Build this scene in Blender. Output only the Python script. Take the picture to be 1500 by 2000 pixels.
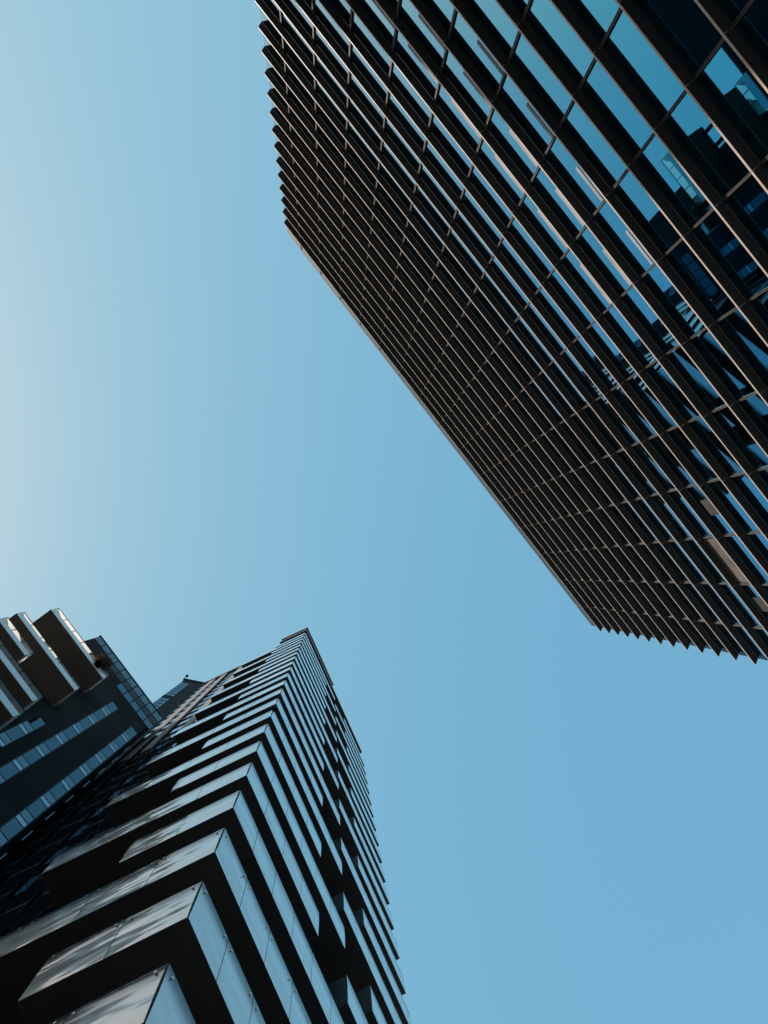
import bpy, math, random
import numpy as np
from math import radians, sin, cos

for o in list(bpy.data.objects):
    bpy.data.objects.remove(o)
SC = bpy.context.scene
COL = SC.collection
random.seed(7)

# ------------------------------------------------------------------ camera
# world: X = picture right, Y = picture down (we look straight up), Z = up
ZX, ZY, F = 643.948, 1120.043, 1500.0          # where the zenith falls, focal length (px of 1500x2000)
CAMZ = 1.6


def cam_rot():
    u = np.array([ZX - 750, ZY - 1000, F])
    u /= np.linalg.norm(u)
    v = np.cross([0, 0, 1], u)
    K = np.array([[0, -v[2], v[1]], [v[2], 0, -v[0]], [-v[1], v[0], 0]])
    return np.eye(3) + K + K @ K / (1 + u[2])


RT = cam_rot()


def proj(P):
    q = RT @ (np.asarray(P, float) - np.array([0, 0, CAMZ]))
    if q[2] < 0.05:
        return None
    return 750 + F * q[0] / q[2], 1000 + F * q[1] / q[2]


def ray(x, y):
    v = RT.T @ np.array([x - 750, y - 1000, F])
    return v[:2] / v[2]


cd = bpy.data.cameras.new('camera')
cd.sensor_fit = 'VERTICAL'
cd.sensor_height = 36.0
cd.lens = 36.0 * F / 2000.0
cd.clip_start = 0.05
cd.clip_end = 9000
cam = bpy.data.objects.new('camera', cd)
COL.objects.link(cam)
from mathutils import Matrix, Vector
r, d, f = RT[0], RT[1], RT[2]
cam.matrix_world = Matrix(((r[0], -d[0], -f[0], 0), (r[1], -d[1], -f[1], 0), (r[2], -d[2], -f[2], CAMZ), (0, 0, 0, 1)))
SC.camera = cam

# ------------------------------------------------------------------ sky, sun, exposure
SUN_EL = radians(40)
SUN_AZ = radians(8)                              # sun stands to the picture's left, a little up
sun_dir = Vector((-cos(SUN_AZ) * cos(SUN_EL), -sin(SUN_AZ) * cos(SUN_EL), sin(SUN_EL)))
W = bpy.data.worlds.new('World')
SC.world = W
W.use_nodes = True
nt = W.node_tree
nt.nodes.clear()
sky = nt.nodes.new('ShaderNodeTexSky')
sky.sky_type = 'NISHITA'
sky.sun_disc = False
sky.sun_elevation = SUN_EL
sky.sun_rotation = math.atan2(sun_dir.x, sun_dir.y)
sky.altitude = 0
sky.air_density = 1.0
sky.dust_density = 1.2
sky.ozone_density = 1.0
sep = nt.nodes.new('ShaderNodeSeparateColor')
com = nt.nodes.new('ShaderNodeCombineColor')
nt.links.new(sky.outputs[0], sep.inputs[0])
for ch, (gam, gn) in enumerate(((0.76, 1.85), (0.39, 3.43), (0.175, 4.70))):   # film-like teal grade of the sky's colours
    pw = nt.nodes.new('ShaderNodeMath')
    pw.operation = 'POWER'
    pw.inputs[1].default_value = gam
    mu = nt.nodes.new('ShaderNodeMath')
    mu.operation = 'MULTIPLY'
    mu.inputs[1].default_value = gn
    nt.links.new(sep.outputs[ch], pw.inputs[0])
    nt.links.new(pw.outputs[0], mu.inputs[0])
    nt.links.new(mu.outputs[0], com.inputs[ch])
bg = nt.nodes.new('ShaderNodeBackground')
bg.inputs['Strength'].default_value = 0.12
wo = nt.nodes.new('ShaderNodeOutputWorld')
nt.links.new(com.outputs[0], bg.inputs[0])
nt.links.new(bg.outputs[0], wo.inputs[0])
sl = bpy.data.lights.new('sun', 'SUN')
sl.energy = 5.0
sl.angle = radians(0.55)
sl.color = (1.0, 0.90, 0.80)
so = bpy.data.objects.new('sun', sl)
COL.objects.link(so)
so.rotation_euler = (-sun_dir).to_track_quat('-Z', 'Y').to_euler()
SC.view_settings.view_transform = 'Standard'
SC.view_settings.look = 'None'
SC.view_settings.exposure = 0.0
SC.view_settings.gamma = 1.0
SC.view_settings.use_curve_mapping = False
SC.cycles.max_bounces = 8
SC.cycles.transparent_max_bounces = 12


# ------------------------------------------------------------------ helpers
def ax(a):
    a = radians(a)
    return np.array([cos(a), sin(a)])


class MB:
    """collects boxes, quads and prisms; build() links them as one mesh object"""

    def __init__(s):
        s.v, s.f, s.m = [], [], []

    def box(s, x0, x1, y0, y1, z0, z1, m=0):
        b = len(s.v)
        s.v += [(x0, y0, z0), (x1, y0, z0), (x1, y1, z0), (x0, y1, z0), (x0, y0, z1), (x1, y0, z1), (x1, y1, z1), (x0, y1, z1)]
        for q in ((3, 2, 1, 0), (4, 5, 6, 7), (0, 1, 5, 4), (1, 2, 6, 5), (2, 3, 7, 6), (3, 0, 4, 7)):
            s.f.append(tuple(b + i for i in q))
            s.m.append(m)
        return s

    def prism(s, poly, z0, z1, m=0):
        b = len(s.v)
        n = len(poly)
        a = sum(poly[i][0] * poly[(i + 1) % n][1] - poly[(i + 1) % n][0] * poly[i][1] for i in range(n))
        if a < 0:
            poly = poly[::-1]
        s.v += [(x, y, z0) for x, y in poly] + [(x, y, z1) for x, y in poly]
        s.f.append(tuple(b + i for i in range(n - 1, -1, -1)))
        s.f.append(tuple(b + n + i for i in range(n)))
        for i in range(n):
            j = (i + 1) % n
            s.f.append((b + i, b + j, b + n + j, b + n + i))
        s.m += [m] * (n + 2)
        return s

    def quad(s, a, b_, c, d_, m=0):
        b = len(s.v)
        s.v += [a, b_, c, d_]
        s.f.append((b, b + 1, b + 2, b + 3))
        s.m.append(m)
        return s

    def mesh(s, name, mats, smooth=False):
        me = bpy.data.meshes.new(name)
        me.from_pydata(s.v, [], s.f)
        for m in (mats if isinstance(mats, (list, tuple)) else [mats]):
            me.materials.append(m)
        me.polygons.foreach_set('material_index', s.m)
        if smooth:
            me.polygons.foreach_set('use_smooth', [True] * len(s.f))
        me.update()
        return me

    def build(s, name, mats, parent=None, loc=(0, 0, 0), stuff=False, smooth=False):
        return put(name, s.mesh(name, mats, smooth), parent, loc, stuff)


def put(name, me, parent=None, loc=(0, 0, 0), stuff=False, rotz=0.0):
    o = bpy.data.objects.new(name, me)
    COL.objects.link(o)
    o.parent = parent
    o.location = loc
    if rotz:
        o.rotation_euler = (0, 0, rotz)
    if stuff:
        o['kind'] = 'stuff'
    return o


def thing(name, label, cat, xy, rot=0.0, z=0.0, group=None):
    o = bpy.data.objects.new(name, None)
    COL.objects.link(o)
    o.empty_display_size = 0.5
    o.location = (xy[0], xy[1], z)
    o.rotation_euler = (0, 0, radians(rot))
    o['label'] = label
    o['category'] = cat
    if group:
        o['group'] = group
    return o


def world_of(root_xy, rot, p):
    c, s_ = cos(radians(rot)), sin(radians(rot))
    return (root_xy[0] + c * p[0] - s_ * p[1], root_xy[1] + s_ * p[0] + c * p[1], p[2])


def in_view(P, margin=60):
    q = proj(P)
    return q is not None and -margin < q[0] < 1500 + margin and -margin < q[1] < 2000 + margin


# ------------------------------------------------------------------ materials
def mat(name, col, rough=0.5, metal=0.0, var=0.12, scale=1.5, spec=0.5, bump=0.0, stretch=(1, 1, 1)):
    m = bpy.data.materials.new(name)
    m.use_nodes = True
    n = m.node_tree
    b = n.nodes['Principled BSDF']
    b.inputs['Roughness'].default_value = rough
    b.inputs['Metallic'].default_value = metal
    b.inputs['Specular IOR Level'].default_value = spec
    geo = n.nodes.new('ShaderNodeNewGeometry')
    mp = n.nodes.new('ShaderNodeVectorMath')
    mp.operation = 'MULTIPLY'
    mp.inputs[1].default_value = stretch
    n.links.new(geo.outputs['Position'], mp.inputs[0])
    no = n.nodes.new('ShaderNodeTexNoise')
    no.inputs['Scale'].default_value = scale
    no.inputs['Detail'].default_value = 5
    n.links.new(mp.outputs[0], no.inputs['Vector'])
    rp = n.nodes.new('ShaderNodeMapRange')
    rp.inputs['From Min'].default_value = 0.3
    rp.inputs['From Max'].default_value = 0.7
    rp.inputs['To Min'].default_value = 1 - var
    rp.inputs['To Max'].default_value = 1 + var
    n.links.new(no.outputs['Fac'], rp.inputs['Value'])
    mx = n.nodes.new('ShaderNodeVectorMath')
    mx.operation = 'SCALE'
    mx.inputs[0].default_value = col
    n.links.new(rp.outputs[0], mx.inputs['Scale'])
    n.links.new(mx.outputs[0], b.inputs['Base Color'])
    if bump:
        bp = n.nodes.new('ShaderNodeBump')
        bp.inputs['Strength'].default_value = bump
        bp.inputs['Distance'].default_value = 0.05
        n.links.new(no.outputs['Fac'], bp.inputs['Height'])
        n.links.new(bp.outputs[0], b.inputs['Normal'])
    return m


def glass(name, tint, trans, rough=0.02, f0=0.35, wave=0.0, graze=None, tilt=0.0):
    """window glass: a mirror-like coat over a dark tinted see-through sheet"""
    m = bpy.data.materials.new(name)
    m.use_nodes = True
    n = m.node_tree
    n.nodes.clear()
    out = n.nodes.new('ShaderNodeOutputMaterial')
    tr = n.nodes.new('ShaderNodeBsdfTransparent')
    tr.inputs[0].default_value = (*trans, 1)
    gl = n.nodes.new('ShaderNodeBsdfGlossy')
    gl.inputs[0].default_value = (*tint, 1)
    gl.inputs['Roughness'].default_value = rough
    lw = n.nodes.new('ShaderNodeFresnel')
    lw.inputs['IOR'].default_value = 1.5
    mr = n.nodes.new('ShaderNodeMapRange')
    mr.inputs['To Min'].default_value = f0
    mr.inputs['To Max'].default_value = 1.0
    n.links.new(lw.outputs[0], mr.inputs['Value'])
    if graze:
        cm = n.nodes.new('ShaderNodeMix')
        cm.data_type = 'RGBA'
        cm.inputs[6].default_value = (*tint, 1)
        cm.inputs[7].default_value = (*graze, 1)
        cr = n.nodes.new('ShaderNodeMapRange')
        cr.inputs['From Min'].default_value = 0.05
        cr.inputs['From Max'].default_value = 0.22
        n.links.new(lw.outputs[0], cr.inputs['Value'])
        n.links.new(cr.outputs[0], cm.inputs[0])
        n.links.new(cm.outputs[2], gl.inputs[0])
    mix = n.nodes.new('ShaderNodeMixShader')
    n.links.new(mr.outputs[0], mix.inputs[0])
    n.links.new(tr.outputs[0], mix.inputs[1])
    n.links.new(gl.outputs[0], mix.inputs[2])
    n.links.new(mix.outputs[0], out.inputs[0])
    if tilt:
        oi = n.nodes.new('ShaderNodeObjectInfo')
        wn = n.nodes.new('ShaderNodeTexWhiteNoise')
        wn.noise_dimensions = '3D'
        n.links.new(oi.outputs['Location'], wn.inputs['Vector'])
        ma = n.nodes.new('ShaderNodeVectorMath')
        ma.operation = 'MULTIPLY_ADD'
        ma.inputs[1].default_value = (tilt, tilt, tilt)
        ma.inputs[2].default_value = (-tilt / 2, -tilt / 2, -tilt / 2)
        n.links.new(wn.outputs['Color'], ma.inputs[0])
        ge = n.nodes.new('ShaderNodeNewGeometry')
        ad = n.nodes.new('ShaderNodeVectorMath')
        n.links.new(ge.outputs['Normal'], ad.inputs[0])
        n.links.new(ma.outputs[0], ad.inputs[1])
        nn = n.nodes.new('ShaderNodeVectorMath')
        nn.operation = 'NORMALIZE'
        n.links.new(ad.outputs[0], nn.inputs[0])
        n.links.new(nn.outputs[0], gl.inputs['Normal'])
    if wave:
        geo = n.nodes.new('ShaderNodeNewGeometry')
        no = n.nodes.new('ShaderNodeTexNoise')
        no.inputs['Scale'].default_value = 0.5
        no.inputs['Detail'].default_value = 1
        n.links.new(geo.outputs['Position'], no.inputs['Vector'])
        bp = n.nodes.new('ShaderNodeBump')
        bp.inputs['Strength'].default_value = wave
        bp.inputs['Distance'].default_value = 0.05
        n.links.new(no.outputs['Fac'], bp.inputs['Height'])
        n.links.new(bp.outputs[0], gl.inputs['Normal'])
        n.links.new(bp.outputs[0], lw.inputs['Normal'])
    return m


M_soffit = mat('dark bronze soffit', (0.044, 0.036, 0.030), 0.55, 0.0, 0.18, 0.6)
M_soffit2 = mat('black soffit groove', (0.012, 0.011, 0.011), 0.6)
M_trim = mat('pale bronze trim', (0.78, 0.62, 0.52), 0.45, 0.1, 0.08, 1.0)
M_aglass = glass('blue office glass', (0.06, 0.52, 0.86), (0.35, 0.36, 0.36), 0.012, 0.55, 0.0, (0.52, 0.78, 0.95), 0.035)
M_core = mat('dark interior', (0.020, 0.019, 0.018), 0.8)
M_trim2 = mat('brown bronze mullion edge', (0.20, 0.15, 0.12), 0.45, 0.1, 0.1, 1.0)
M_blind = mat('beige roller blind', (0.13, 0.10, 0.088), 0.8, 0, 0.45, 0.9)
M_blindg = mat('grey roller blind', (0.035, 0.032, 0.030), 0.8, 0, 0.45, 0.9)
M_blindw = mat('white roller blind', (0.30, 0.33, 0.36), 0.8, 0, 0.2, 0.8)
M_pale = mat('pale parapet metal', (0.75, 0.76, 0.77), 0.35, 0.3, 0.05)

# ------------------------------------------------------------------ ground
gm = mat('granite paving', (0.20, 0.19, 0.18), 0.8, 0, 0.25, 0.8)
g = MB().quad((-3000, -3000, 0), (3000, -3000, 0), (3000, 3000, 0), (-3000, 3000, 0)).build('ground', gm)
g['kind'] = 'structure'

# ================================================================== office tower with fins (upper right)
hA = 3.6                            # modelled at 3.6 units per fin, the root scales it to 1.8 m
SA = 0.5
TA = 52.43
NA = 7.629 * hA
n_in = ax(TA - 90)
A_xy = n_in * NA * SA
A = thing('office_tower', 'dark bronze office tower with stacked horizontal fins and blue glass, upper right', 'office tower', A_xy, TA)
A.scale = (SA, SA, SA)
dF = 0.178 * hA                     # fin depth
SK = 0.454                          # shift of both slanted ends per metre going in
wb = 1.431 * hA
sL, sR = -13.25 * hA, 9.05 * hA
joints = [(6.345 + 1.431 * i) * hA for i in range(-13, 2)]
edges = [sL] + joints + [sR]        # bay edges from left to right
FT = 0.10                           # soffit panel thickness


def zfin(k):
    return (k + 0.40) * hA + CAMZ / SA


def fin_mesh(w, lend=False, rend=False):
    """soffit of one bay, with a step between outer and inner half; x=0..w, y=-d..0"""
    b = MB()
    gp = 0.012
    for (y0, y1, z0, z1) in ((-0.55 * dF, -0.03, 0.0, FT), (-dF, -0.55 * dF, 0.035, FT), ):
        x0a = gp + (SK * y0 if lend else 0)
        x0b = gp + (SK * y1 if lend else 0)
        x1a = w - gp + (SK * y0 if rend else 0)
        x1b = w - gp + (SK * y1 if rend else 0)
        b.prism([(x0a, y0), (x1a, y0), (x1b, y1), (x0b, y1)], z0, z1)
    # thin drip rib in the outer half
    b.box(gp + 0.1, w - gp - 0.15, -0.30 * dF, -0.30 * dF + 0.03, -0.02, -0.002)
    return b.mesh('fin_panel', [M_soffit])


def trim_mesh(w, lend=False, rend=False):
    b = MB()
    b.box(0.012, w - 0.012, -0.028, 0.0, -0.006, 0.042)
    b.box(0.012, w - 0.012, -0.028, 0.0, 0.070, 0.118)
    b.box(0.014, w - 0.014, -0.027, -0.016, 0.042, 0.070, 1)
    if not lend:
        b.box(0.0, 0.028, -0.33 * dF, -0.03, -0.010, 0.02)
        b.box(0.0, 0.028, -dF + 0.02, -0.72 * dF, 0.024, 0.05)
    return b.mesh('edge_trim', [M_trim, M_soffit2])


PZ0, PZ1 = FT + 0.06, hA - 0.0


def pane_mesh(w, lend=False, rend=False):
    b = MB()
    x0 = (-SK * dF + 0.03 if lend else 0.05)
    x1 = w - (0.80 if rend else 0.05)
    b.quad((x1, -dF, PZ0), (x0, -dF, PZ0), (x0, -dF, PZ1), (x1, -dF, PZ1))
    return b.mesh('window_pane', [M_aglass])


def mullion_mesh():
    b = MB()
    yo = -dF + 0.16
    b.box(-0.045, 0.045, -dF, yo - 0.03, PZ0 - 0.04, hA)
    b.box(-0.066, -0.046, yo - 0.05, yo, PZ0 - 0.04, hA, 1)
    b.box(0.046, 0.066, yo - 0.05, yo, PZ0 - 0.04, hA, 1)
    return b.mesh('mullion', [M_soffit2, M_trim2])


kinds = {}
for key, w, le, re_ in (('mid', wb, 0, 0), ('left', edges[1] - edges[0], 1, 0), ('right', edges[-1] - edges[-2], 0, 1)):
    kinds[key] = (fin_mesh(w, le, re_), trim_mesh(w, le, re_), pane_mesh(w, le, re_))
me_mull = mullion_mesh()


def kind_of(i):
    return 'left' if i == 0 else 'right' if i == len(edges) - 2 else 'mid'


vis, rest = [], []
for k in range(0, 33):
    for i in range(len(edges) - 1):
        if edges[i + 1] - edges[i] < 0.05:
            continue
        z = zfin(k)
        xm = 0.5 * (edges[i] + edges[i + 1])
        pts = [world_of(A_xy, TA, (x * SA, y * SA, zz * SA)) for x in (edges[i], xm, edges[i + 1]) for y, zz in ((0, z), (-dF, z + hA * 0.5))]
        if any(in_view(p, 40) for p in pts):
            vis.append((z, k, i))
        else:
            rest.append((k, i))
vis.sort()
far = vis[300:]
vis = vis[:300]


def add_mesh(b, me, off):
    base = len(b.v)
    b.v += [(v.co.x + off[0], v.co.y + off[1], v.co.z + off[2]) for v in me.vertices]
    for p in me.polygons:
        b.f.append(tuple(base + i for i in p.vertices))
        b.m.append(p.material_index)


for z, k, i in vis:
    fm, tm, pm = kinds[kind_of(i)]
    fo = put('fin_panel', fm, A, (edges[i], 0, z))
    put('edge_trim', tm, fo)
    if k < 32:
        put('window_pane', pm, A, (edges[i], 0, z))
        if i > 0:
            put('mullion', me_mull, A, (edges[i], 0, z))
for nm, lst in (('upper_fins', [(k, i) for _, k, i in far]), ('lower_fins', rest)):
    bf, bt, bp_, bm = MB(), MB(), MB(), MB()
    for k, i in lst:
        fm, tm, pm = kinds[kind_of(i)]
        off = (edges[i], 0, zfin(k))
        add_mesh(bf, fm, off)
        add_mesh(bt, tm, off)
        if k < 32:
            add_mesh(bp_, pm, off)
            if i > 0:
                add_mesh(bm, me_mull, off)
    if lst:
        bf.build('fin_panels', [M_soffit], A, stuff=True)
        bt.build('edge_trims', [M_trim, M_soffit2], A, stuff=True)
        if bp_.v:
            bp_.build('window_panes', [M_aglass], A, stuff=True)
        if bm.v:
            bm.build('mullions', [M_soffit2, M_trim2], A, stuff=True)

# floors, core and the rest of the body
DP = 30.0


def plan(inset, back=DP):
    return [(sL + SK * -inset + (0.25 if inset > 2 else 0.02), -inset), (sR + SK * -inset - (0.25 if inset > 2 else 0.02), -inset),
            (sR + SK * -back - 0.3, -back), (sL + SK * -back + 0.3, -back)]


b = MB()
for k in range(0, 33):
    b.prism(plan(dF + 0.03), zfin(k) + 0.02, zfin(k) + 0.42)
b.build('floor_slabs', [M_core], A, stuff=True)
cw = plan(dF + 3.2, DP - 0.5)
MB().prism([(x + (3.0 if j in (0, 3) else -3.0), y) for j, (x, y) in enumerate(cw)], 0, zfin(32) + 2.0).build('core_wall', [M_core], A)
b = MB()
for k in range(0, 32):
    z = zfin(k)
    for p, q in ((plan(dF)[0], plan(dF)[3]), (plan(dF)[1], plan(dF)[2]), (plan(dF)[3], plan(dF)[2])):
        b.quad((p[0], p[1], z + 0.45), (q[0], q[1], z + 0.45), (q[0], q[1], z + hA), (p[0], p[1], z + hA))
b.build('end_glazing', [M_aglass], A, stuff=True)
M_bret0 = mat('grey parapet sheet', (0.035, 0.034, 0.033), 0.5)
# top storey: glass screen above the last fin, pale cap
zt = 33.78 * hA + CAMZ / SA
me_scr = {}
for i in range(len(edges) - 1):
    kd = kind_of(i)
    w = edges[i + 1] - edges[i]
    x0 = (-SK * dF if kd == 'left' else 0.05)
    x1 = w - 0.05 + (-SK * dF if kd == 'right' else 0)
    if kd not in me_scr:
        me_scr[kd] = (MB().box(x0, x1, -dF, -dF + 0.03, 0, zt - zfin(32) - 0.2).mesh('parapet_pane', [M_bret0]),
                      MB().box(x0 - 0.04, x1 + 0.04, -dF - 0.1, -dF + 0.02, 0, 0.10).mesh('parapet_cap', [M_pale]))
    put('parapet_pane', me_scr[kd][0], A, (edges[i], 0, zfin(32) + 0.18))
    put('parapet_cap', me_scr[kd][1], A, (edges[i], 0, zt - 0.12))
    if i > 0:
        put('parapet_post', me_mull, A, (edges[i], 0, zfin(32) + 0.3))
MB().prism(plan(dF + 0.4), zt - 2.2, zt - 1.9).build('roof_slab', [M_core], A)

# blinds behind some panes
me_b = {}


def blind(k, i, x0, x1, z0, z1, m):
    key = (x0, x1, z0, z1, m.name)
    if key not in me_b:
        me_b[key] = MB().box(x0 * wb, x1 * wb, -dF + 0.01, -dF + 0.03, z0, z1).mesh('window_blind', [m])
    put('window_blind', me_b[key], A, (edges[i], 0, zfin(k)))


for i in range(1, 9):
    blind(14, i, 0.27 + 0.04 * random.random(), 0.97, 1.1, 1.62, M_blindw)
    if i > 3:
        blind(13, i, 0.36 + 0.05 * random.random(), 0.97, 1.1, 1.55, M_blindw)
    if i > 4:
        blind(12, i, 0.45, 0.97, 1.3, 1.6, M_blindw)
for k in range(7, 18):
    for i in range(9, len(edges) - 2):
        if random.random() < (0.22 if i > 11 else 0.06):
            hi = random.choice((2.6, 2.9, 3.3))
            x0 = random.choice((0.05, 0.05, 0.3, 0.55))
            blind(k, i, x0, random.choice((0.97, 0.97, 0.6)) if x0 < 0.5 else 0.97, random.choice((0.6, 1.0, 1.5)), hi, random.choice((M_blind, M_blindg, M_blindg)))

# ================================================================== apartment tower with wrapped bands (lower middle)
hB = 3.4
TB = 65.4
B_xy = np.array([-0.775, 1.887]) * hB
Bt = thing('apartment_tower', 'tall apartment tower with stacked silver balcony bands wrapping its corner, bottom centre', 'apartment tower', B_xy, TB)


def silver(name):
    m = mat(name, (0.84, 0.82, 0.79), 0.13, 0.12, 0.05, 0.7, spec=0.8)
    n = m.node_tree
    b_ = n.nodes['Principled BSDF']
    geo = n.nodes.new('ShaderNodeNewGeometry')
    mp = n.nodes.new('ShaderNodeVectorMath')
    mp.operation = 'MULTIPLY'
    mp.inputs[1].default_value = (0.40, 1.0, 1.15)
    tco = n.nodes.new('ShaderNodeTexCoord')
    oi = n.nodes.new('ShaderNodeObjectInfo')
    ad = n.nodes.new('ShaderNodeVectorMath')
    ad.operation = 'MULTIPLY_ADD'
    ad.inputs[1].default_value = (3.7, 3.7, 3.7)
    n.links.new(oi.outputs['Location'], ad.inputs[0])
    n.links.new(tco.outputs['Object'], ad.inputs[2])
    n.links.new(ad.outputs[0], mp.inputs[0])
    no = n.nodes.new('ShaderNodeTexNoise')
    no.inputs['Scale'].default_value = 0.9
    no.inputs['Detail'].default_value = 2
    n.links.new(mp.outputs[0], no.inputs['Vector'])
    bp = n.nodes.new('ShaderNodeBump')
    bp.inputs['Strength'].default_value = 0.5
    bp.inputs['Distance'].default_value = 0.22
    n.links.new(no.outputs['Fac'], bp.inputs['Height'])
    n.links.new(bp.outputs[0], b_.inputs['Normal'])
    n.links.new(bp.outputs[0], b_.inputs['Coat Normal'])
    b_.inputs['Coat Weight'].default_value = 1.0
    b_.inputs['Coat IOR'].default_value = 1.8
    b_.inputs['Coat Roughness'].default_value = 0.12
    # silver at the foot of the panel, fading to dark glass towards its top
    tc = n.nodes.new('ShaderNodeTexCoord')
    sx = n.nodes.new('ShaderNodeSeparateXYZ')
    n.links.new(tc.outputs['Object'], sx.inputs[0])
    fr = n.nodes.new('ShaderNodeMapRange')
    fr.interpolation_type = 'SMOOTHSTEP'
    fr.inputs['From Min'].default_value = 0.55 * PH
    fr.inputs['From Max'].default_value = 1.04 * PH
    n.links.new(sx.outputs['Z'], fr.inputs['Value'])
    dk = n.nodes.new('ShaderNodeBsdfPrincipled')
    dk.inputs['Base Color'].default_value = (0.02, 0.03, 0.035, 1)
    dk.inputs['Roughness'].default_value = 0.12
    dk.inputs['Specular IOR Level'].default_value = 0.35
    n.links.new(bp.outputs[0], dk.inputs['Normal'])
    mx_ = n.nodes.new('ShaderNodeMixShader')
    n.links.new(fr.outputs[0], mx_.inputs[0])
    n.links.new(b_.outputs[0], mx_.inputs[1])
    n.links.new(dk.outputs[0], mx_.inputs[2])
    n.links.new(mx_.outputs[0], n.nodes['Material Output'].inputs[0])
    return m


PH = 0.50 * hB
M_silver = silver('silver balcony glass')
M_bsoff = mat('black balcony soffit', (0.040, 0.037, 0.035), 0.7, 0, 0.15, 0.5)
M_bret = mat('dark grey return panel', (0.06, 0.065, 0.068), 0.5)
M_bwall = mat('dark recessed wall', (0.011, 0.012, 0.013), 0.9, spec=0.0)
M_bglass = glass('apartment window glass', (0.55, 0.68, 0.75), (0.1, 0.1, 0.1), 0.03, 0.25)
M_frame = mat('black window frame', (0.012, 0.014, 0.016), 0.5, spec=0.2)
M_bolt = mat('steel bolt', (0.8, 0.8, 0.8), 0.25, 1.0)
M_pink = mat('pinkish cladding', (0.20, 0.165, 0.155), 0.6, 0, 0.1, 0.6)
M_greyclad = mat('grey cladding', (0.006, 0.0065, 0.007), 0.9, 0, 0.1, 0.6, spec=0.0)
PH = 0.50 * hB
BUL = 0.012


def band_panel(L, m=None):
    """convex balcony panel, x=0..L, faces -y, bottom at z=0"""
    b = MB()
    N = 6
    g_ = 0.010
    rows = []
    for j in range(N + 1):
        t = j / N
        rows.append((-BUL * 4 * t * (1 - t), t * PH))
    for j in range(N):
        (ya, za), (yb, zb) = rows[j], rows[j + 1]
        b.quad((g_, ya, za), (L - g_, ya, za), (L - g_, yb, zb), (g_, yb, zb))
    me_front = len(b.f)
    # back and edges
    b.quad((L - g_, 0.03, 0), (g_, 0.03, 0), (g_, 0.03, PH), (L - g_, 0.03, PH), 1)
    b.quad((g_, 0.03, 0), (L - g_, 0.03, 0), (L - g_, 0, 0), (g_, 0, 0), 1)
    b.quad((g_, 0, PH), (L - g_, 0, PH), (L - g_, 0.03, PH), (g_, 0.03, PH), 1)
    b.quad((g_, 0.03, 0), (g_, 0, 0), (g_, 0, PH), (g_, 0.03, PH), 1)
    b.quad((L - g_, 0, 0), (L - g_, 0.03, 0), (L - g_, 0.03, PH), (L - g_, 0, PH), 1)
    # smooth front: weld its rows
    v, f_, mm = [], [], []
    for (y, z) in rows:
        v += [(g_, y, z), (L - g_, y, z)]
    for j in range(N):
        f_.append((2 * j, 2 * j + 1, 2 * j + 3, 2 * j + 2))
        mm.append(0)
    base = len(v)
    for q in b.f[me_front:]:
        f_.append(tuple(base + i for i in range(4)))
        v += [b.v[i] for i in q]
        base += 4
        mm.append(1)
    b.v, b.f, b.m = v, f_, mm
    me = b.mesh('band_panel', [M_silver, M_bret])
    me.polygons.foreach_set('use_smooth', [j < N for j in range(len(f_))])
    return me


pcache = {}


def seg_panels(face, a, c, z, step, parent, bolts=False):
    """fill a face from a to c with panels. face 'R' runs along x at y=0, 'L' along y at x=0"""
    n_ = max(1, round((c - a) / step))
    L = (c - a) / n_ if step < 50 else c - a
    key = (round(L, 3), bolts)
    if key not in pcache:
        pcache[key] = band_panel(L)
    for j in range(n_):
        if face == 'R':
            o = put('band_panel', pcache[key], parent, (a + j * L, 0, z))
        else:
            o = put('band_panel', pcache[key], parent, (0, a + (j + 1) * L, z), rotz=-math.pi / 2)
        if bolts:
            for xb in (0.16, L - 0.16):
                put('bolt', me_bolt, o, (xb, -0.012, PH - 0.22))


bb = MB()
bb.prism([(0.03 * cos(a), 0.03 * sin(a)) for a in [i * math.pi / 3 for i in range(6)]], 0, 0.03)
bb.v = [(x, -z, y) for x, y, z in bb.v]
me_bolt = bb.mesh('bolt', [M_bolt])

REC = 0.60 * hB
FULL = 4.53 * hB
LL, LS = 2.04 * hB, 0.99 * hB
for i in range(0, 25):
    kz = i + 0.47
    z = kz * hB + CAMZ
    odd = i % 2 == 1
    ly = LL if odd else LS
    if i < 3:
        continue
    step = 0.40 * hB if i < 16 else 99
    seg_panels('L', 0.012, ly, z, 0.5 * hB if i < 16 else 99, Bt, i in (3, 4, 5))
    g0, g1 = (1.63 * hB, 2.29 * hB) if odd else (2.28 * hB, 2.97 * hB)
    seg_panels('R', 0.012, g0, z, step, Bt, i in (3, 4, 5))
    seg_panels('R', g1, FULL, z, step, Bt)
    # return panels at the ends of the bands
    for x in (g0 - 0.05, g1 + 0.015):
        MB().box(x, x + 0.035, 0.035, REC - 0.02, z + 0.0, z + PH).build('return_panel', [M_bret], Bt)
    MB().box(0.035, REC - 0.02, ly - 0.05, ly - 0.015, z + 0.0, z + PH).build('return_panel', [M_bret], Bt)
    # slab: black soffit
    MB().prism([(0.035, 0.035), (g0 - 0.01, 0.035), (g0 - 0.01, REC - 0.3), (g1 + 0.01, REC - 0.3), (g1 + 0.01, 0.035), (FULL - 0.01, 0.035), (FULL - 0.01, 5.0 * hB), (REC + 0.01, 5.0 * hB), (REC + 0.01, ly - 0.01), (0.035, ly - 0.01)],
               z + 0.02, z + 0.27).build('balcony_slab', [M_bsoff], Bt)
# lower storeys below the picture
b = MB()
for i in range(0, 3):
    z = (i + 0.47) * hB + CAMZ
    b.box(0.0, FULL, 0.0, 0.03, z, z + PH)
    b.box(0.0, 0.03, 0.035, LL, z, z + PH)
b.build('lower_bands', [M_silver], Bt, stuff=True)
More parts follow.
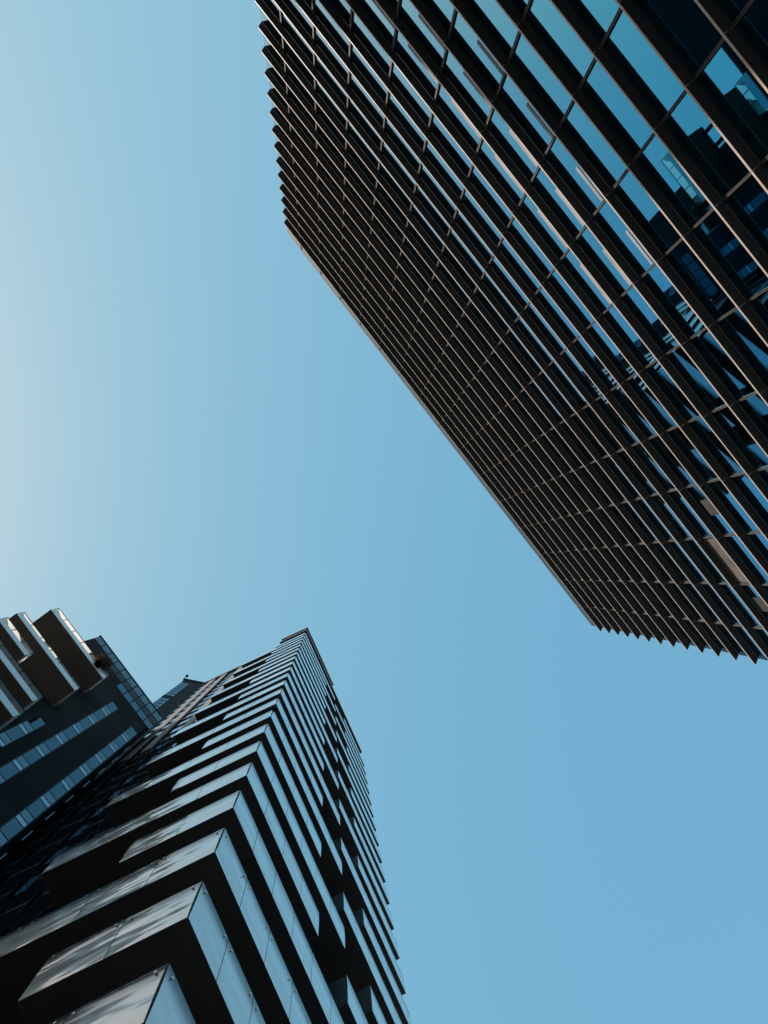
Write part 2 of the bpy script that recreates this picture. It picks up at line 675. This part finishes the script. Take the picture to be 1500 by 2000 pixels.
# body behind the balconies
ZW = 32.9 * hB + CAMZ                       # roof of the rear wing
ZB = 25.9 * hB + CAMZ
WL = 5.15 * hB
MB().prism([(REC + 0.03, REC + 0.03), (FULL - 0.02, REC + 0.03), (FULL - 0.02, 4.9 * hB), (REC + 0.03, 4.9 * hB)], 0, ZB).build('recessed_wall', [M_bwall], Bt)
b = MB()
for i in range(0, 25):
    z = (i + 0.47) * hB + CAMZ + 0.35
    x = REC + 0.15
    while x < FULL - 1.5:
        b.box(x, x + 1.3, REC - 0.0, REC + 0.02, z, z + 2.5)
        x += 1.45
    y = REC + 0.15
    while y < LL - 1.4:
        b.box(REC, REC + 0.02, y, y + 1.3, z, z + 2.5)
        y += 1.45
b.build('balcony_doors', [M_bglass], Bt, stuff=True)
# crown: two roof plates over the last storey
for (zc, ly, lx) in ((26.35, 1.0, 4.52), (27.5, 1.0, 2.24)):
    z = zc * hB + CAMZ
    MB().prism([(0.03, 0.03), (lx * hB, 0.03), (lx * hB, ly * hB + 2), (lx * hB * 0.8, 3 * hB), (REC, 3 * hB), (REC, ly * hB), (0.03, ly * hB)], z, z + 0.22).build('crown_slab', [M_bsoff], Bt)
    b = MB()
    b.box(0.0, lx * hB, 0.0, 0.028, z - 0.01, z + 0.36)
    b.box(0.0, 0.028, 0.03, ly * hB, z - 0.01, z + 0.36)
    b.build('crown_trim', [M_pale], Bt)
MB().prism([(REC, REC), (2.0 * hB, REC), (2.0 * hB, 2.6 * hB), (REC, 2.6 * hB)], ZB, 27.5 * hB + CAMZ).build('crown_core', [M_bwall], Bt)

# rear wing wall: windows between pinkish cladding columns
y0w = 1.2 * hB
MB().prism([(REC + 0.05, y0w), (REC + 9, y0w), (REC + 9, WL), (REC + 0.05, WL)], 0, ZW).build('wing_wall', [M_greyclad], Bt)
cols = []
y = 2.02 * hB
pat = [('w', 0.9), ('g', 0.35), ('w', 1.3), ('p', 1.0), ('w', 0.55), ('p', 1.0), ('w', 1.2), ('g', 0.6), ('p', 0.9), ('w', 0.9), ('p', 1.0), ('w', 0.8)]
sc_ = (WL - y - 0.05) / sum(p[1] for p in pat)
wing_meshes = {}
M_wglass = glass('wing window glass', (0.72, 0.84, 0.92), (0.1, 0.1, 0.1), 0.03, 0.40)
M_wshade = glass('shaded wing window glass', (0.40, 0.52, 0.60), (0.05, 0.05, 0.05), 0.03, 0.06)  # duller copy of the wing glass: the lower storeys' shade put into it
for t, w in pat:
    w *= sc_
    if t == 'p':
        for fl in range(19, 33):  # pink left off lower storeys, their shade is put into the cladding colour
            key = ('p', round(w, 3))
            if key not in wing_meshes:
                wing_meshes[key] = MB().box(-0.06, 0.045, 0.02, w - 0.02, 0.02, hB - 0.02).mesh('cladding_panel', [M_pink])
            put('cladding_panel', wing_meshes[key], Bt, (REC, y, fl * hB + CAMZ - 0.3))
    if t == 'w':
        for fl in range(7, 33):
            key = ('w', round(w, 3))
            if key not in wing_meshes:
                q = MB().box(-0.02, 0.045, 0.0, w, 0.0, 0.06).box(-0.02, 0.045, 0.0, w, 2.05, 2.12).box(-0.02, 0.045, 0, 0.05, 0.06, 2.05).box(-0.02, 0.045, w - 0.05, w, 0.06, 2.05)
                wing_meshes[key] = (q.mesh('window', [M_frame]), MB().quad((0.0, 0.05, 0.06), (0.0, 0.05, 2.05), (0.0, w - 0.05, 2.05), (0.0, w - 0.05, 0.06)).mesh('pane', [M_wglass]),
                                    MB().quad((0.0, 0.05, 0.06), (0.0, 0.05, 2.05), (0.0, w - 0.05, 2.05), (0.0, w - 0.05, 0.06)).mesh('pane', [M_wshade]))
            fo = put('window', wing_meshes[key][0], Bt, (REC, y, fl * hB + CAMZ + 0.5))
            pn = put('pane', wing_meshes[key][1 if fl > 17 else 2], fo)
    y += w
MB().box(REC - 0.15, REC + 9, y0w, WL + 0.05, ZW, ZW + 0.5).build('wing_parapet', [M_bret], Bt)

# ================================================================== dark balcony tower (left edge)
DC = 21.5
TC = 52.5
n_c = ax(TC + 90)
C_xy = n_c * DC
Ct = thing('balcony_tower', 'dark tower with vertical window strips and long pale balconies at its top, left edge', 'apartment tower', C_xy, TC)
M_cwall = mat('charcoal cladding', (0.028, 0.032, 0.034), 0.8, 0.0, 0.2, 0.35, spec=0.02)
M_csoff = mat('brown balcony soffit', (0.19, 0.145, 0.115), 0.7, 0, 0.12, 0.4)
M_cfas = mat('white balcony fascia', (0.75, 0.78, 0.80), 0.35, 0.1, 0.05, 0.6)
M_cpane = [glass('strip glass %d' % i, t, (0.05, 0.05, 0.05), 0.03, f0) for i, (t, f0) in enumerate((((0.62, 0.76, 0.84), 0.44), ((0.46, 0.64, 0.74), 0.25), ((0.36, 0.55, 0.65), 0.19)))]


def frosted(name):
    m = bpy.data.materials.new(name)
    m.use_nodes = True
    n = m.node_tree
    n.nodes.clear()
    out = n.nodes.new('ShaderNodeOutputMaterial')
    a = n.nodes.new('ShaderNodeBsdfTranslucent')
    a.inputs[0].default_value = (0.95, 0.95, 0.93, 1)
    b_ = n.nodes.new('ShaderNodeBsdfDiffuse')
    b_.inputs[0].default_value = (0.7, 0.72, 0.73, 1)
    x = n.nodes.new('ShaderNodeMixShader')
    x.inputs[0].default_value = 0.15
    n.links.new(a.outputs[0], x.inputs[1])
    n.links.new(b_.outputs[0], x.inputs[2])
    n.links.new(x.outputs[0], out.inputs[0])
    return m


M_frost = frosted('frosted balcony glass')
ZC = 3.62 * DC + CAMZ
sCL, sCR = -0.41 * DC, 0.042 * DC
MB().prism([(sCL, 0.0), (sCR, 0.0), (sCR + 0.35, 0.4), (sCR + 0.5, 11.0), (sCL, 11.0)], 0, ZC - 0.05).build('wall', [M_cwall], Ct)
MB().box(-0.75 * DC, sCL - 0.01, 5.2, 11, 0, 2.72 * DC).build('wall', [M_cwall], Ct)
MB().box(-1.45 * DC, sCR, 11.05, 20, 0, 3.30 * DC).build('shading_wing', [M_cwall], Ct)  # unseen wing added to keep the apartment tower's lower bands in shade
# vertical window strips
fl = 0.1645 * DC
strip_x = [(-0.206 * DC, -0.171 * DC), (-0.123 * DC, -0.088 * DC), (0.003 * DC, 0.038 * DC)]
pmesh = {}
for si, (x0, x1) in enumerate(strip_x):
    w = x1 - x0
    for q in range(-12, 8):
        zb = 2.221 * DC + q * fl
        if zb < 2 or zb + fl > 3.34 * DC:
            continue
        if si == 0 and 2.55 * DC < zb < 3.1 * DC:
            continue
        vis_ = in_view(world_of(C_xy, TC, (x0, 0, zb + CAMZ)), 30)
        if not vis_:
            continue
        if 'fr' not in pmesh:
            b = MB()
            for zz in (0.0, 0.028 * DC, 0.072 * DC):
                b.box(0, w, -0.015, 0.0, zz - 0.06, zz + 0.06)
            b.box(-0.07, 0, -0.03, 0.0, -0.06, fl - 0.065)
            b.box(w, w + 0.07, -0.03, 0.0, -0.06, fl - 0.065)
            pmesh['fr'] = b.mesh('window_strip', [M_frame])
            for j, (za, zb_) in enumerate(((0.0, 0.028), (0.028, 0.072), (0.072, 0.1645))):
                pmesh[j] = [MB().box(0.01, w - 0.01, -0.010, 0.0, za * DC + 0.063, zb_ * DC - 0.063).mesh('pane', [M_cpane[j]])]
        fo = put('window_strip', pmesh['fr'], Ct, (x0, -0.002, zb + CAMZ))
        for j in range(3):
            put('pane', pmesh[j][0], fo)
# side strips round the corner
for q in range(-8, 8):
    zb = 2.0 * DC + q * fl
    MB().box(sCR + 0.38, sCR + 0.43, 0.8, 2.0, zb, zb + 1.6).build('side_pane', [M_cpane[1]], Ct)
# glazed top storeys along the roof edge
gx = np.arange(sCL, sCR - 0.1, 0.047 * DC)
gcache = {}
M_rpane2 = glass('dim roof glass', (0.40, 0.58, 0.68), (0.05, 0.05, 0.05), 0.05, 0.14)
M_rpane = glass('grey roof glass', (0.62, 0.68, 0.72), (0.05, 0.05, 0.05), 0.05, 0.10)
for band, (za, zb_, mt, xmin) in enumerate(((3.53, 3.615, M_rpane, -9), (3.45, 3.52, M_frame, -0.30), (3.365, 3.44, M_rpane2, -0.22))):
    for x in gx:
        if x < xmin * DC:
            continue
        if band not in gcache:
            gcache[band] = MB().box(0.05, 0.047 * DC - 0.05, -0.03, 0.0, 0, (zb_ - za) * DC).mesh('roof_pane', [mt])
        put('roof_pane', gcache[band], Ct, (x, 0, za * DC + CAMZ))
MB().box(sCL - 0.1, sCR + 0.1, -0.08, 0.3, ZC - 0.045, ZC + 0.15).build('roof_edge', [M_frame], Ct)
# balconies
pB = 0.089 * DC
DF_ = 0.911 * DC
bal = [  # bottom height, fascia split, top, right end, left end  (fractions of DF_)
    (3.286, 3.333, 3.378, -0.2271, -0.585),
    (2.940, 2.985, 3.007, -0.2312, -0.588),
    (2.760, 2.800, 2.840, -0.4160, -0.575),
    (2.577, 2.620, 2.665, -0.2550, -0.580),
    (2.395, 2.440, 2.480, -0.2350, -0.580),
    (2.215, 2.260, 2.300, -0.2350, -0.580),
]
for (z0, zm, z1, xr, xl) in bal:
    z0, zm, z1, xr, xl = z0 * DF_ + CAMZ, zm * DF_ + CAMZ, z1 * DF_ + CAMZ, xr * DF_, xl * DF_
    xs = min(xr - 0.03, sCL - 0.01)
    sb = MB().box(xl + 0.03, xs, -pB + 0.04, 0.5, z0 + 0.01, z0 + 0.30)
    if xs < xr - 0.04:
        sb.box(xs, xr - 0.03, -pB + 0.04, -0.001, z0 + 0.01, z0 + 0.30)
    slab = sb.build('balcony', [M_csoff], Ct)
    b = MB().box(xl, xr, -pB, -pB + 0.035, z0, zm)
    b.box(xl, xl + 0.035, -pB + 0.036, 0, z0, zm)
    b.box(xr - 0.035, xr, -pB + 0.036, 0, z0, zm)
    b.build('fascia', [M_cfas], slab)
    n_ = max(2, round((xr - xl) / 1.15))
    L = (xr - xl) / n_
    for j in range(n_):
        xa, xb = xl + j * L + 0.03, xl + (j + 1) * L - 0.03
        MB().quad((xa, -pB + 0.01, zm + 0.03), (xb, -pB + 0.01, zm + 0.03), (xb, -pB + 0.01, z1), (xa, -pB + 0.01, z1)).build('glass_panel', [M_frost], slab)
    for x in (xl + 0.01, xr - 0.022):
        MB().box(x, x + 0.012, -pB + 0.05, -0.1, zm + 0.03, z1).build('glass_panel', [M_frost], slab)
    b = MB()
    b.box(xl - 0.02, xr + 0.02, -pB - 0.0, -pB + 0.05, z1 + 0.12, z1 + 0.16)
    for j in range(n_ + 1):
        x = xl + j * L
        b.box(x - 0.012, x + 0.012, -pB + 0.02, -pB + 0.045, zm + 0.01, z1 + 0.12)
    b.build('rail', [M_frame], slab)

for xq in (-0.50 * DC, -0.43 * DC):
    MB().prism([(xq + 0.2 * cos(a), 0.25 + 0.2 * sin(a)) for a in [i * math.pi / 4 for i in range(8)]], 0, 3.286 * DF_ + CAMZ).build('column', [M_cwall], Ct)

# shrub on the topmost balcony
M_leaf = mat('dark leaves', (0.035, 0.045, 0.02), 0.6, 0, 0.4, 6)
M_leafo = mat('orange leaves', (0.42, 0.13, 0.035), 0.6, 0, 0.35, 6)
M_bark = mat('bark', (0.06, 0.045, 0.035), 0.8)
bp = world_of(C_xy, TC, (-0.262 * DC, -0.107 * DC + 0.75, 3.286 * DF_ + CAMZ + 0.31))
shrub = thing('shrub', 'dark shrub with orange leaves on the end of the topmost pale balcony', 'shrub', bp[:2], TC, bp[2])
b = MB()
rnd = random.Random(3)
for _ in range(900):
    while True:
        p = np.array([rnd.uniform(-1, 1) for _ in range(3)])
        if 0.2 < np.linalg.norm(p) < 1:
            break
    c = np.array([p[0] * 0.75, -0.65 + p[1] * 0.55, 1.35 + p[2] * 0.85])
    c += np.array([rnd.gauss(0, .06) for _ in range(3)])
    u = np.array([rnd.gauss(0, 1) for _ in range(3)])
    u /= np.linalg.norm(u)
    v = np.cross(u, [rnd.gauss(0, 1) for _ in range(3)])
    v /= np.linalg.norm(v)
    s_ = rnd.uniform(0.06, 0.13)
    m_ = 1 if (p[2] > 0.35 or p[0] < -0.5) and rnd.random() < 0.8 else 0
    b.quad(tuple(c - u * s_), tuple(c + v * s_ * .5), tuple(c + u * s_), tuple(c - v * s_ * .5), m_)
b.build('foliage', [M_leaf, M_leafo], shrub)
MB().prism([(0.05 * cos(a), -0.55 + 0.05 * sin(a)) for a in [i * math.pi / 3 for i in range(6)]], 0.3, 1.5).build('stem', [M_bark], shrub)
MB().prism([(0.3 * cos(a), -0.55 + 0.3 * sin(a)) for a in [i * math.pi / 4 for i in range(8)]], 0, 0.45).build('planter', [M_greyclad], shrub)

# ================================================================== far dark tower behind
ZD = 140.0
M_dwall = mat('black tower cladding', (0.008, 0.009, 0.010), 0.6, spec=0.05)
d0 = ray(361, 1327) * ZD
d1 = ray(401, 1335) * ZD
TD = math.degrees(math.atan2(*(d1 - d0)[::-1]))
wD = float(np.linalg.norm(d1 - d0)) + 6
Dt = thing('far_tower', 'far dark glazed tower with a small mast, between the two lower towers', 'tower', d0, TD)
MB().prism([(0, 0.02), (wD, 0.02), (wD, 9), (0, 9)], 0, ZD + CAMZ - 0.2).build('wall', [M_dwall], Dt)
MB().box(-0.25, wD, -0.15, 9, ZD + CAMZ - 0.2, ZD + CAMZ + 0.3).build('roof_edge', [M_frame], Dt)
dcache = {}
zz = 60.0
row = 0
while zz < ZD - 3:
    for ci, (x0, x1) in enumerate(((0.05, 0.42), (0.5, 0.95), (1.02, 1.4))):
        key = ci
        if key not in dcache:
            dcache[key] = MB().box(x0, x1, -0.03, 0.018, 0, 1.9).mesh('window_pane', [M_cpane[1 + (ci == 1)]])
        if row % 7 != 6:
            put('window_pane', dcache[key], Dt, (0, 0, zz))
    zz += 2.3
    row += 1
b = MB().box(-0.3, -0.22, -0.1, -0.02, ZD + CAMZ + 0.3, ZD + CAMZ + 3.2).box(-0.5, -0.05, -0.3, 0.1, ZD + CAMZ + 3.2, ZD + CAMZ + 3.6)
b.build('mast', [M_frame], Dt)

MB().box(-0.10, 0.14, -0.12, 0.10, 0.0, 0.07).box(-0.16, -0.02, -0.05, 0.03, 0.07, 0.30).build('corner_bracket', [M_frame], Bt, (0.0, 0.0, 11.0 * hB + CAMZ))

# ================================================================== unseen block added beyond the left picture edge (it shades the foot of the office tower)
Nb = thing('shading_block', 'plain grey shading block added unseen beyond the left picture edge', 'shading block', (-35.5, -16.9), 8)
q = MB()
q.box(-26, 0, -40, 0, 0, 60.5).build('wall', [M_greyclad], Nb)
q = MB()
for fl_ in range(1, 17):
    q.box(0.0, 0.03, -39, -1, fl_ * 3.5, fl_ * 3.5 + 1.8)
    q.box(-25, -1, 0.0, 0.03, fl_ * 3.5, fl_ * 3.5 + 1.8)
q.build('window_band', [M_cpane[1]], Nb)
